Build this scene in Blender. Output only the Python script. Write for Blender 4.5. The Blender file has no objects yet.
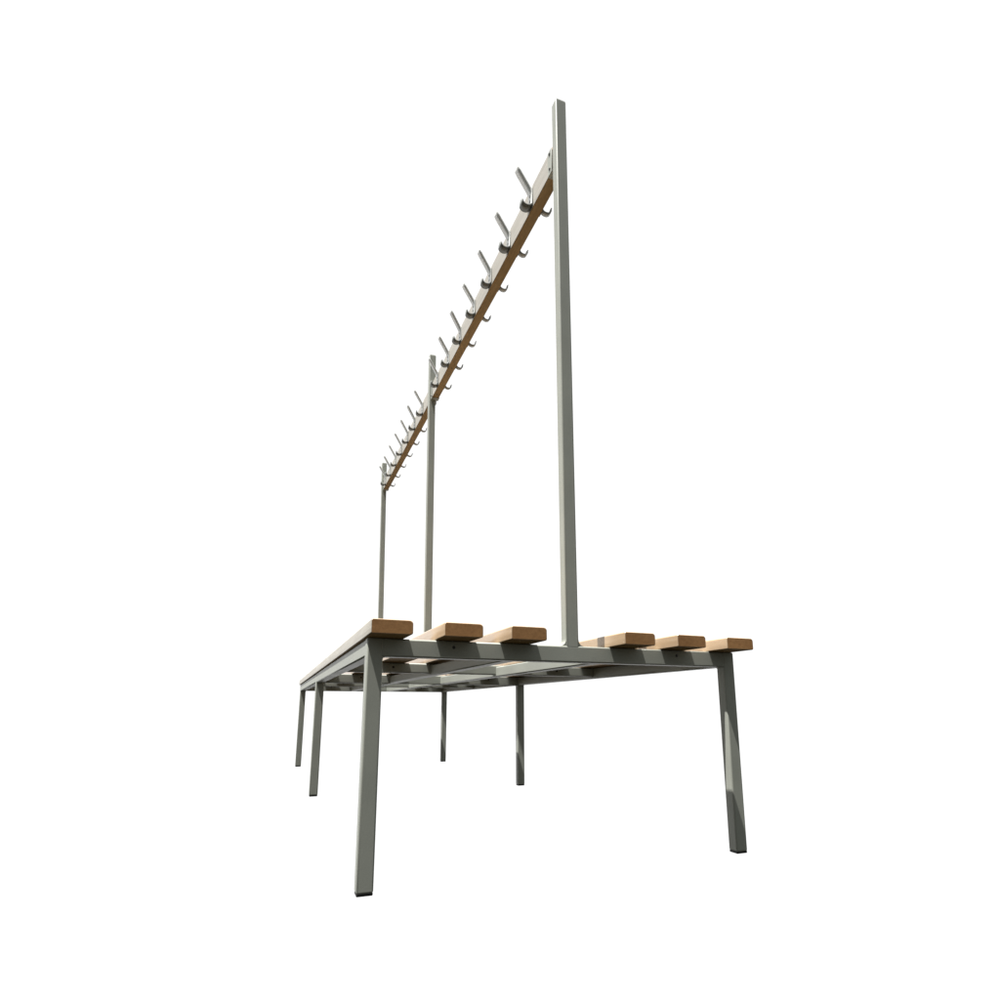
import bpy, bmesh, math, random
from mathutils import Vector, Matrix
random.seed(4)
S = bpy.context.scene
COL = S.collection

# ---------------------------------------------------------------- camera
CAM = Vector((-0.5284, -0.9956, 0.2853)); YAW, PITCH, ROLL = 0.3782, 0.1948, -0.0006
FPX, PX, PY = 592.3, 7.7, 90.75                       # in units of a 1000 px frame
cam = bpy.data.cameras.new('camera'); co = bpy.data.objects.new('camera', cam); COL.objects.link(co)
fw = Vector((math.sin(YAW)*math.cos(PITCH), math.cos(YAW)*math.cos(PITCH), math.sin(PITCH)))
rt = Vector((math.cos(YAW), -math.sin(YAW), 0)); up = rt.cross(fw)
r2 = rt*math.cos(ROLL)+up*math.sin(ROLL); u2 = -rt*math.sin(ROLL)+up*math.cos(ROLL)
m = Matrix((r2, u2, -fw)).transposed().to_4x4(); m.translation = CAM
co.matrix_world = m
cam.sensor_width = 36; cam.sensor_fit = 'HORIZONTAL'; cam.lens = 36*FPX/1000
cam.shift_x = -PX/1000; cam.shift_y = PY/1000
cam.clip_start = .02; cam.clip_end = 500
S.camera = co
S.render.resolution_x = 1024; S.render.resolution_y = 1024

# ---------------------------------------------------------------- world: bright white sky ahead, dim surroundings behind and darker ground below
w = bpy.data.worlds.new('World'); S.world = w; w.use_nodes = True
nt = w.node_tree; N = nt.nodes; L_ = nt.links
for n in list(N): N.remove(n)
WHITE = .50                                            # x 2.22 by the exposure: clear white
out = N.new('ShaderNodeOutputWorld'); bg = N.new('ShaderNodeBackground')
tc = N.new('ShaderNodeTexCoord'); dp = N.new('ShaderNodeVectorMath'); dp.operation = 'DOT_PRODUCT'
nz = N.new('ShaderNodeVectorMath'); nz.operation = 'NORMALIZE'
AZ, EL = YAW-math.radians(4), math.radians(20)
dp.inputs[1].default_value = (math.sin(AZ)*math.cos(EL), math.cos(AZ)*math.cos(EL), math.sin(EL))
rp = N.new('ShaderNodeMapRange'); rp.interpolation_type = 'SMOOTHSTEP'
rp.inputs[1].default_value = math.cos(math.radians(80)); rp.inputs[2].default_value = math.cos(math.radians(60))
sep = N.new('ShaderNodeSeparateXYZ')
gr = N.new('ShaderNodeValToRGB'); gm = N.new('ShaderNodeMapRange'); gm.inputs[1].default_value = -1
e = gr.color_ramp.elements
e[0].position = .0; e[0].color = (.020, .015, .007, 1)
e[1].position = 1.; e[1].color = (.50, .52, .54, 1)
k = e.new(.45); k.color = (.085, .082, .066, 1)
k = e.new(.62); k.color = (.22, .235, .23, 1)
mxw = N.new('ShaderNodeMix'); mxw.data_type = 'RGBA'; mxw.inputs[7].default_value = (1, 1, 1, 1)
L_.new(tc.outputs['Generated'], nz.inputs[0]); L_.new(nz.outputs[0], dp.inputs[0]); L_.new(nz.outputs[0], sep.inputs[0])
L_.new(sep.outputs[2], gm.inputs[0]); L_.new(gm.outputs[0], gr.inputs[0]); L_.new(gr.outputs[0], mxw.inputs[6])
L_.new(dp.outputs['Value'], rp.inputs[0]); cut = N.new('ShaderNodeMapRange'); cut.interpolation_type = 'SMOOTHSTEP'
cut.inputs[1].default_value = -.56; cut.inputs[2].default_value = -.43
L_.new(sep.outputs[2], cut.inputs[0])
mu = N.new('ShaderNodeMath'); mu.operation = 'MULTIPLY'; L_.new(rp.outputs[0], mu.inputs[0]); L_.new(cut.outputs[0], mu.inputs[1])
L_.new(mu.outputs[0], mxw.inputs[0]); L_.new(mxw.outputs[2], bg.inputs[0])
bg.inputs[1].default_value = WHITE
L_.new(bg.outputs[0], out.inputs[0])

# ---------------------------------------------------------------- sun
sl = bpy.data.lights.new('sun', 'SUN'); sl.energy = 5; sl.angle = math.radians(.5); sl.color = (1, .975, .94)
so = bpy.data.objects.new('sun', sl); COL.objects.link(so)
SUN = Vector((.30, .076, -1)).normalized()            # travel direction of the light
so.rotation_euler = SUN.to_track_quat('-Z', 'Y').to_euler(); so.location = (-1, -1, 4)

S.view_settings.view_transform = 'Standard'; S.view_settings.look = 'None'
S.view_settings.exposure = 1.15; S.view_settings.gamma = 1; S.view_settings.use_curve_mapping = False

# ---------------------------------------------------------------- materials
def mat(name):
    m = bpy.data.materials.new(name); m.use_nodes = True
    return m, m.node_tree.nodes, m.node_tree.links, m.node_tree.nodes['Principled BSDF']

def paint(name, col, rough=.42, var=.12, spec=.5):
    m, n, l, b = mat(name)
    t = n.new('ShaderNodeTexCoord'); 
    n1 = n.new('ShaderNodeTexNoise'); n1.inputs['Scale'].default_value = 9; n1.inputs['Detail'].default_value = 5
    n2 = n.new('ShaderNodeTexNoise'); n2.inputs['Scale'].default_value = 420; n2.inputs['Detail'].default_value = 2
    l.new(t.outputs['Object'], n1.inputs[0]); l.new(t.outputs['Object'], n2.inputs[0])
    ad = n.new('ShaderNodeMath'); ad.operation = 'MULTIPLY_ADD'; ad.inputs[1].default_value = .5
    l.new(n2.outputs[0], ad.inputs[0]); l.new(n1.outputs[0], ad.inputs[2])
    mx = n.new('ShaderNodeMix'); mx.data_type = 'RGBA'
    mp = n.new('ShaderNodeMapRange'); mp.inputs[1].default_value = .4; mp.inputs[2].default_value = 1.1
    l.new(ad.outputs[0], mp.inputs[0]); l.new(mp.outputs[0], mx.inputs[0])
    mx.inputs[6].default_value = (*[c*(1-var) for c in col], 1); mx.inputs[7].default_value = (*[c*(1+var) for c in col], 1)
    n3 = n.new('ShaderNodeTexNoise'); n3.inputs['Scale'].default_value = 34; n3.inputs['Detail'].default_value = 7; n3.inputs['Roughness'].default_value = .7
    l.new(t.outputs['Object'], n3.inputs[0])
    m3 = n.new('ShaderNodeMapRange'); m3.inputs[1].default_value = .66; m3.inputs[2].default_value = .74; m3.inputs[4].default_value = .55
    l.new(n3.outputs[0], m3.inputs[0])
    dk = n.new('ShaderNodeMix'); dk.data_type = 'RGBA'; l.new(m3.outputs[0], dk.inputs[0]); l.new(mx.outputs[2], dk.inputs[6])
    dk.inputs[7].default_value = (*[c*.45 for c in col], 1)
    l.new(dk.outputs[2], b.inputs['Base Color'])
    rr = n.new('ShaderNodeMapRange'); rr.inputs[3].default_value = rough-.08; rr.inputs[4].default_value = rough+.1
    l.new(n1.outputs[0], rr.inputs[0]); l.new(rr.outputs[0], b.inputs['Roughness'])
    b.inputs['Specular IOR Level'].default_value = spec
    bp = n.new('ShaderNodeBump'); bp.inputs['Strength'].default_value = .12; bp.inputs['Distance'].default_value = .0008
    l.new(n2.outputs[0], bp.inputs['Height']); l.new(bp.outputs[0], b.inputs['Normal'])
    return m

def wood(name, c1, c2, rough=.38, coat=1):
    m, n, l, b = mat(name)
    t = n.new('ShaderNodeTexCoord'); oi = n.new('ShaderNodeObjectInfo')
    mp = n.new('ShaderNodeMapping'); mp.inputs['Scale'].default_value = (1, .05, 1)
    va = n.new('ShaderNodeVectorMath'); va.operation = 'ADD'
    l.new(t.outputs['Object'], mp.inputs[0]); l.new(mp.outputs[0], va.inputs[0]); l.new(oi.outputs['Random'], va.inputs[1])
    g = n.new('ShaderNodeTexNoise'); g.inputs['Scale'].default_value = 130; g.inputs['Detail'].default_value = 6; g.inputs['Distortion'].default_value = .6
    l.new(va.outputs[0], g.inputs[0])
    f = n.new('ShaderNodeTexNoise'); f.inputs['Scale'].default_value = 14; f.inputs['Detail'].default_value = 3
    l.new(va.outputs[0], f.inputs[0])
    sp = n.new('ShaderNodeTexNoise'); sp.inputs['Scale'].default_value = 520
    l.new(t.outputs['Object'], sp.inputs[0])
    ad = n.new('ShaderNodeMath'); ad.operation = 'ADD'; l.new(g.outputs[0], ad.inputs[0]); l.new(f.outputs[0], ad.inputs[1])
    a2 = n.new('ShaderNodeMath'); a2.operation = 'MULTIPLY_ADD'; a2.inputs[1].default_value = .55
    l.new(sp.outputs[0], a2.inputs[0]); l.new(ad.outputs[0], a2.inputs[2])
    r = n.new('ShaderNodeMapRange'); r.inputs[1].default_value = 1.0; r.inputs[2].default_value = 1.6; l.new(a2.outputs[0], r.inputs[0])
    mx = n.new('ShaderNodeMix'); mx.data_type = 'RGBA'; l.new(r.outputs[0], mx.inputs[0])
    mx.inputs[6].default_value = (*c1, 1); mx.inputs[7].default_value = (*c2, 1)
    hv = n.new('ShaderNodeHueSaturation'); tn = n.new('ShaderNodeMapRange'); tn.inputs[3].default_value = .88; tn.inputs[4].default_value = 1.1
    l.new(oi.outputs['Random'], tn.inputs[0]); l.new(tn.outputs[0], hv.inputs['Value']); l.new(mx.outputs[2], hv.inputs['Color'])
    l.new(hv.outputs[0], b.inputs['Base Color']); b.inputs['Roughness'].default_value = rough; b.inputs['Specular IOR Level'].default_value = .3
    b.inputs['Coat Weight'].default_value = coat; b.inputs['Coat Roughness'].default_value = .14; b.inputs['Coat IOR'].default_value = 1.6
    bp = n.new('ShaderNodeBump'); bp.inputs['Strength'].default_value = .15; bp.inputs['Distance'].default_value = .0006
    l.new(a2.outputs[0], bp.inputs['Height']); l.new(bp.outputs[0], b.inputs['Normal'])
    return m

M_METAL = paint('grey_powder_coat', (.325, .338, .298), rough=.45, spec=.4)
M_HOOK = paint('hook_lacquer', (.80, .81, .79), rough=.4, var=.05)
M_HOOK.node_tree.nodes['Principled BSDF'].inputs['Metallic'].default_value = .25
M_CUP = paint('shaded_hook_cup', (.15, .16, .15), rough=.45, var=.1)  # hook metal darkened: shade of the down-facing cup in the colour; also back plate
M_CUP2 = paint('shaded_hook_cup_far', (.38, .39, .37), rough=.45, var=.1)  # same cup shade in the colour, weaker, for the far-side hooks
M_DARK = paint('black_plastic', (.012, .012, .012), rough=.5)
M_HOLE = paint('dark_screw', (.02, .02, .018), rough=.4)
M_STEEL = paint('zinc_screw', (.5, .5, .48), rough=.3)
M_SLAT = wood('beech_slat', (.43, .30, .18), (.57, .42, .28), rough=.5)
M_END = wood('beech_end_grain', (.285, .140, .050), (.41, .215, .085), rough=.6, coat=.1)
M_SHADED = wood('shaded_underside', (.29, .190, .085), (.40, .275, .135), rough=.75, coat=0)  # uncoated wood, with the shade under slats and rails put into its colour
M_SHADED.node_tree.nodes['Principled BSDF'].inputs['Specular IOR Level'].default_value = .12
M_PALE = wood('pale_grey_wood', (.40, .375, .33), (.54, .52, .465), rough=.6, coat=.15)  # paler, greyer tone for the rail sides and outermost slat edges
M_RAIL = wood('beech_rail', (.50, .385, .255), (.63, .51, .37), rough=.7, coat=0)
M_RAIL.node_tree.nodes['Principled BSDF'].inputs['Specular IOR Level'].default_value = .15

# ---------------------------------------------------------------- mesh helpers
def link(name, bm, mats, parent, wpos):
    me = bpy.data.meshes.new(name); bmesh.ops.recalc_face_normals(bm, faces=bm.faces); bm.to_mesh(me); bm.free()
    for mm in (mats if isinstance(mats, (list, tuple)) else [mats]): me.materials.append(mm)
    o = bpy.data.objects.new(name, me); COL.objects.link(o)
    o.parent = parent
    pw = Vector(parent['_w']) if parent is not None else Vector()
    o.location = Vector(wpos)-pw; o['_w'] = list(wpos)
    return o

def box(bm, lo, hi, r=.0, seg=3, axis=None, mi=0):
    g = bmesh.ops.create_cube(bm, size=1); vs = g['verts']
    for v in vs: v.co = Vector([(lo[i]+hi[i])/2+v.co[i]*(hi[i]-lo[i]) for i in range(3)])
    es = {e for v in vs for e in v.link_edges}
    fs0 = set(bm.faces)
    for f in {f for v in vs for f in v.link_faces}: f.material_index = mi
    if r:
        if axis is not None:
            es = [e for e in es if abs((e.verts[0].co-e.verts[1].co).normalized()[axis]) > .9]
        res = bmesh.ops.bevel(bm, geom=list(es), offset=r, segments=seg, profile=.5, affect='EDGES')
        for f in res['faces']: f.smooth = True; f.material_index = mi

def disc(bm, c, nrm, rad, h, mi=0, seg=14):
    """short capped cylinder standing on c along nrm"""
    nrm = Vector(nrm).normalized(); q = nrm.to_track_quat('Z', 'Y').to_matrix().to_4x4()
    q.translation = Vector(c)+nrm*(h/2)
    g = bmesh.ops.create_cone(bm, cap_ends=True, segments=seg, radius1=rad, radius2=rad*.82, depth=h, matrix=q)
    for f in {f for v in g['verts'] for f in v.link_faces}: f.material_index = mi

def extrude_poly(bm, pts, ax, a, b):
    """polygon in the two axes other than ax, from a to b along ax"""
    def mk(p, t):
        if ax == 1: return Vector((p[0], t, p[1]))
        if ax == 0: return Vector((t, p[0], p[1]))
        return Vector((p[0], p[1], t))
    A = [bm.verts.new(mk(p, a)) for p in pts]; B = [bm.verts.new(mk(p, b)) for p in pts]
    bm.faces.new(A); bm.faces.new(B[::-1])
    for i in range(len(pts)):
        j = (i+1) % len(pts); bm.faces.new((A[i], B[i], B[j], A[j]))

# ---------------------------------------------------------------- dimensions (metres)
W, TX, TY, TOP, BH = .3832, .0268, .0235, .400, .0313
L1, L2 = 1.127, 1.075; LEN = L1+L2
FR = [0.0, L1, LEN]
POST_TOP = [1.660, 1.684, 1.650]
POST_LEAN = [(.000, .000), (.002, -.009), (.011, -.010)]   # x offset at base / top: the posts are not quite plumb
RZ, RH, RT = 1.551, .0644, .027
PW = .0264

bench = bpy.data.objects.new('cloakroom_bench', None); COL.objects.link(bench)
bench.location = (0, LEN/2, 0); bench['_w'] = [0, LEN/2, 0]
bench['label'] = 'long grey steel cloakroom bench with wooden seat slats and a high rail of coat hooks'
bench['category'] = 'bench'

# ---------------------------------------------------------------- frames: legs, cross beams, posts
def leg(sx, y):
    bm = bmesh.new()
    box(bm, (-TX/2, 0, .004), (TX/2, TY, TOP), .0028, 3)
    # small weld fillet into the beam
    s = -sx; x0 = s*TX/2; z0 = TOP-BH; r = .005
    arc = [(x0+s*(r-r*math.sin(a)), z0-(r-r*math.cos(a))) for a in [i*math.pi/12 for i in range(7)]]
    extrude_poly(bm, [(x0-s*.004, z0+.004), (x0+s*r, z0+.004)]+arc+[(x0-s*.004, z0-r)], 1, .0022, TY-.0022)
    o = link('leg', bm, M_METAL, bench, (sx*(W-TX/2), y, 0))
    bm = bmesh.new(); box(bm, (-TX/2+.0006, .0006, 0), (TX/2-.0006, TY-.0006, .0048), .0015, 2)
    link('foot_cap', bm, M_DARK, o, (sx*(W-TX/2), y, 0))
    return o

def beam(y, hole_x, h=BH, z1=TOP, x=W-TX+.0024, name='cross_beam'):
    bm = bmesh.new()
    box(bm, (-x, 0.0004, z1-h), (x, TY-.0004, z1-.0003), .0028, 3, axis=0)
    for hx, hz, kind in hole_x:
        disc(bm, (hx, .0006, hz), (0, -1, 0), .0034 if kind else .0030, .0008, mi=1 if kind == 0 else 2)
    return link(name, bm, [M_METAL, M_HOLE, M_STEEL], bench, (0, y, 0))

def post(y, top, lean):
    bm = bmesh.new()
    hw = PW/2; b = TOP-.004
    box(bm, (-hw, 0.0004, b), (hw, TY-.0004, top), .0026, 3)
    for v in bm.verts:
        t = (v.co.z-b)/(top-b); v.co.x += lean[0]*(1-t)+lean[1]*t
    for s in (-1, 1):                                  # weld fillets to the beam
        x0 = s*hw+lean[0]; r = .013; z0 = TOP-.0006
        arc = [(x0+s*(r-r*math.sin(a)), z0+(r-r*math.cos(a))) for a in [i*math.pi/12 for i in range(7)]]
        extrude_poly(bm, [(x0-s*.004, z0-.002), (x0+s*r, z0-.002)]+arc+[(x0-s*.004, z0+r)], 1, .0018, TY-.0018)
    o = link('post', bm, M_METAL, bench, (0, y, 0))
    bm = bmesh.new()
    box(bm, (-hw+.0012, .0016, top-.001), (hw-.0012, TY-.0016, top+.0022), .0010, 2)
    for v in bm.verts: v.co.x += lean[1]
    link('end_cap', bm, M_METAL, o, (0, y, 0))
    return o

HZ = TOP-.0115
for i, y in enumerate(FR):
    for sx in (-1, 1): leg(sx, y)
    holes = [(-.234, HZ, 0), (.237, HZ, 0)]
    if i == 1: holes += [(-.339, .391, 1), (-.138, .391, 1)]
    beam(y, holes)
    post(y, POST_TOP[i], POST_LEAN[i])
for y in (.548, L1+.53):                               # lighter bearers between the frames
    beam(y, [(-.234, HZ, 0), (.237, HZ, 0)], h=.026, x=W-TX, name='bearer')

# side rails and inner rails
for a, b in ((0, L1), (L1, LEN)):
    for sx in (-1, 1):
        bm = bmesh.new(); ln = b-a-TY
        box(bm, (-TX/2+.0005, .0003, TOP-BH+.001), (TX/2-.0005, ln-.0003, TOP-.0008), .0026, 3, axis=1)
        link('side_rail', bm, M_METAL, bench, (sx*(W-TX/2), a+TY, 0))
for a, b in ((0, L1), (L1, LEN)):                      # a pair of inner tubes under the slats either side of the posts
    for x, t in ((.050, .0), (-.134, .0)):
        bm = bmesh.new(); box(bm, (0, .0003, .3692), (.026, b-a-TY-.0003, .3950), .0024, 3, axis=1)
        link('inner_rail', bm, M_METAL, bench, (x, a+TY, 0))

# ---------------------------------------------------------------- seat slats
OV, ST, SW = .0553, .0237, .068
for x0 in (-.3867, -.2668, -.1479, .1479-SW, .2668-SW, .3867-SW):
    bm = bmesh.new()
    n = 8; r = .0062; hw = SW/2
    prof = []
    for cx, cz, a0, rr in ((hw, ST, 0, r), (-hw, ST, 90, .0032), (-hw, 0, 180, .0015), (hw, 0, 270, .0035)):
        sx = 1 if cx > 0 else -1; sz = 1 if cz > 0 else -1
        for k in range(n+1):
            a = math.radians(a0+90*k/n)
            prof.append((cx-sx*rr+rr*math.cos(a), cz-sz*rr+rr*math.sin(a)))
    y0, y1 = -OV, LEN+TY+OV
    ys = [y0, y0+.0012]+[y0+.0012+(y1-y0-.0024)*k/24 for k in range(1, 25)]+[y1]
    rings = []
    for k, yy in enumerate(ys):
        s = .0012 if k in (0, len(ys)-1) else 0
        ring = []
        for px, pz in prof:
            ring.append(bm.verts.new((px*(1-s/hw), yy, ST/2+(pz-ST/2)*(1-2*s/ST)+.0002*math.sin(yy*3+x0*40))))
        rings.append(ring)
    for A, B in zip(rings, rings[1:]):
        for i in range(len(A)):
            j = (i+1) % len(A); f = bm.faces.new((A[i], B[i], B[j], A[j])); f.smooth = True
    for f in (bm.faces.new(rings[0]), bm.faces.new(rings[-1][::-1])): f.material_index = 1
    for f in bm.faces:
        f.normal_update()
    bmesh.ops.recalc_face_normals(bm, faces=bm.faces)
    for f in bm.faces:
        if abs(f.normal.y) > .9: continue
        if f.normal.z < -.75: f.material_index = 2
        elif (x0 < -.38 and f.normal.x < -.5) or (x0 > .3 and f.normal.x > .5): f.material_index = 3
    o = link('seat_slat', bm, [M_SLAT, M_END, M_SHADED, M_PALE], bench, (x0+SW/2, 0, TOP+.0006))

# ---------------------------------------------------------------- coat hook (one strip of bent steel with two screws)
def strip(bm, pts, th):
    """pts: (x, z, half width in y); a flat bar swept along them"""
    n = len(pts); rows = []
    for i, (x, z, hw) in enumerate(pts):
        a = Vector((pts[max(i-1, 0)][0], pts[max(i-1, 0)][1])); b = Vector((pts[min(i+1, n-1)][0], pts[min(i+1, n-1)][1]))
        t = (b-a).normalized(); nn = Vector((-t.y, t.x))*(th/2)
        rows.append([bm.verts.new((x+s*nn.x, y, z+s*nn.y)) for s, y in ((1, -hw), (1, hw), (-1, hw), (-1, -hw))])
    for A, B in zip(rows, rows[1:]):
        for i in range(4):
            j = (i+1) % 4; f = bm.faces.new((A[i], B[i], B[j], A[j])); f.smooth = (i in (0, 2))
    bm.faces.new(rows[0]); bm.faces.new(rows[-1][::-1])

def rounded(pts, hw, r, head=True):
    """halfwidth profile with a rounded free end at the first point"""
    out = []; d = 0; prev = None
    for p in pts:
        if prev is not None: d += math.dist(p, prev)
        prev = p
        h = hw if d >= r else max(.0008, hw*math.sqrt(max(0, 1-(1-d/r)**2)))
        out.append((p[0], p[1], h))
    return out

def dense(p, n):
    out = []
    for a, b in zip(p, p[1:]):
        for k in range(n): out.append((a[0]+(b[0]-a[0])*k/n, a[1]+(b[1]-a[1])*k/n))
    return out+[p[-1]]

def hook_mesh(wf=1.0, cup_mat=2):
    # outward is -x, back of the plate at x=0, z=0 at the plate's middle
    bm = bmesh.new(); T = .0026
    x0 = -T/2
    arm = [(-.0385, .0775), (-.036, .073), (-.008, .026), (-.0035, .0175), (x0, .010)]
    arm = dense(arm, 6)
    plate = dense([(x0, .010), (x0, -.020)], 4)[1:]
    cx, cz, R = -.0132, -.0235, .0119
    cup = [(cx+R*math.cos(a), cz+R*.85*math.sin(a)) for a in [math.radians(-d) for d in range(0, 196, 13)]]
    tip = [(cup[-1][0]-.0008, cup[-1][1]+.003), (cup[-1][0]-.0014, cup[-1][1]+.006)]
    line = arm+plate+cup+tip
    # half widths: rounded at both free ends
    wid = lambda z: .0112*(wf if z < -.02 else 1) + .0006*min(1, max(0, (.014-z)/.030))
    a = rounded(line, 1, .009); b = rounded(line[::-1], 1, .009)[::-1]
    pts = [(p[0], p[1], wid(p[1])*min(p[2], q[2])) for p, q in zip(a, b)]
    strip(bm, pts, T)
    for f in bm.faces:
        c = f.calc_center_median()
        if c.z < -.0245 or (c.x < -.006 and c.z < -.005): f.material_index = cup_mat
    # back plate with rounded corners
    box(bm, (-.0012, -.0125, -.034), (0, .0125, .022), .0006, 1, mi=2)
    for z in (.003, -.012): disc(bm, (-T, 0, z), (-1, 0, 0), .0034, .0014, mi=1, seg=12)
    me = bpy.data.meshes.new('coat_hook'); bmesh.ops.recalc_face_normals(bm, faces=bm.faces); bm.to_mesh(me); bm.free()
    me.materials.append(M_HOOK); me.materials.append(M_STEEL); me.materials.append(M_CUP); me.materials.append(M_CUP2)
    return me
HOOK = hook_mesh()
HOOK_FAR = hook_mesh(.55, 3)                          # narrower, paler cups on the far side of the rail

# ---------------------------------------------------------------- hook rails between the posts
RX = .0005
def rail(y0, y1, ys):
    bm = bmesh.new()
    box(bm, (-RT/2, y0+.0015, RZ-RH), (RT/2, y1-.0015, RZ), .0022, 3)
    for f in bm.faces:
        f.normal_update()
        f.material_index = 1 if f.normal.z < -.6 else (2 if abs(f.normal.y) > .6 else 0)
    o = link('hook_rail', bm, [M_PALE, M_SHADED, M_END], bench, (RX, 0, 0))
    for ye, s in ((y0, 1), (y1, -1)):                  # U brackets on the posts
        bm = bmesh.new(); ln = .022*s; a, b = sorted((ye+.0003*s, ye+ln)); t = .0016
        box(bm, (-RT/2-t, a, RZ-RH-t), (-RT/2-.0001, b, RZ-.002), .0004, 1)
        box(bm, (RT/2+.0001, a, RZ-RH-t), (RT/2+t, b, RZ-.002), .0004, 1)
        box(bm, (-RT/2-.0001, a, RZ-RH-t), (RT/2+.0001, b, RZ-RH-.0002), 0, 1)
        for z in (RZ-.012, RZ-RH+.012):
            disc(bm, (-RT/2-t, (a+b)/2, z), (-1, 0, 0), .0035, .0016, mi=1)
            disc(bm, (RT/2+t, (a+b)/2, z), (1, 0, 0), .0035, .0016, mi=1)
        link('bracket', bm, [M_METAL, M_HOLE], o, (RX, 0, 0))
    for y in ys:
        for s in (1, -1):
            h = bpy.data.objects.new('coat_hook', HOOK if s == 1 else HOOK_FAR); COL.objects.link(h); h.parent = o
            h.location = (-s*(RT/2+.0002), y+.0105, RZ-.029)
            h.rotation_euler = (math.radians(random.uniform(-2.2, 2.2)), 0, (0 if s == 1 else math.pi)+math.radians(random.uniform(-4, 4)))
    return o
rail(TY, L1, [.134+.1468*i for i in range(7)])
rail(L1+TY, LEN, [1.261+.1425*i for i in range(7)])

for o in list(bpy.data.objects):
    if '_w' in o: del o['_w']
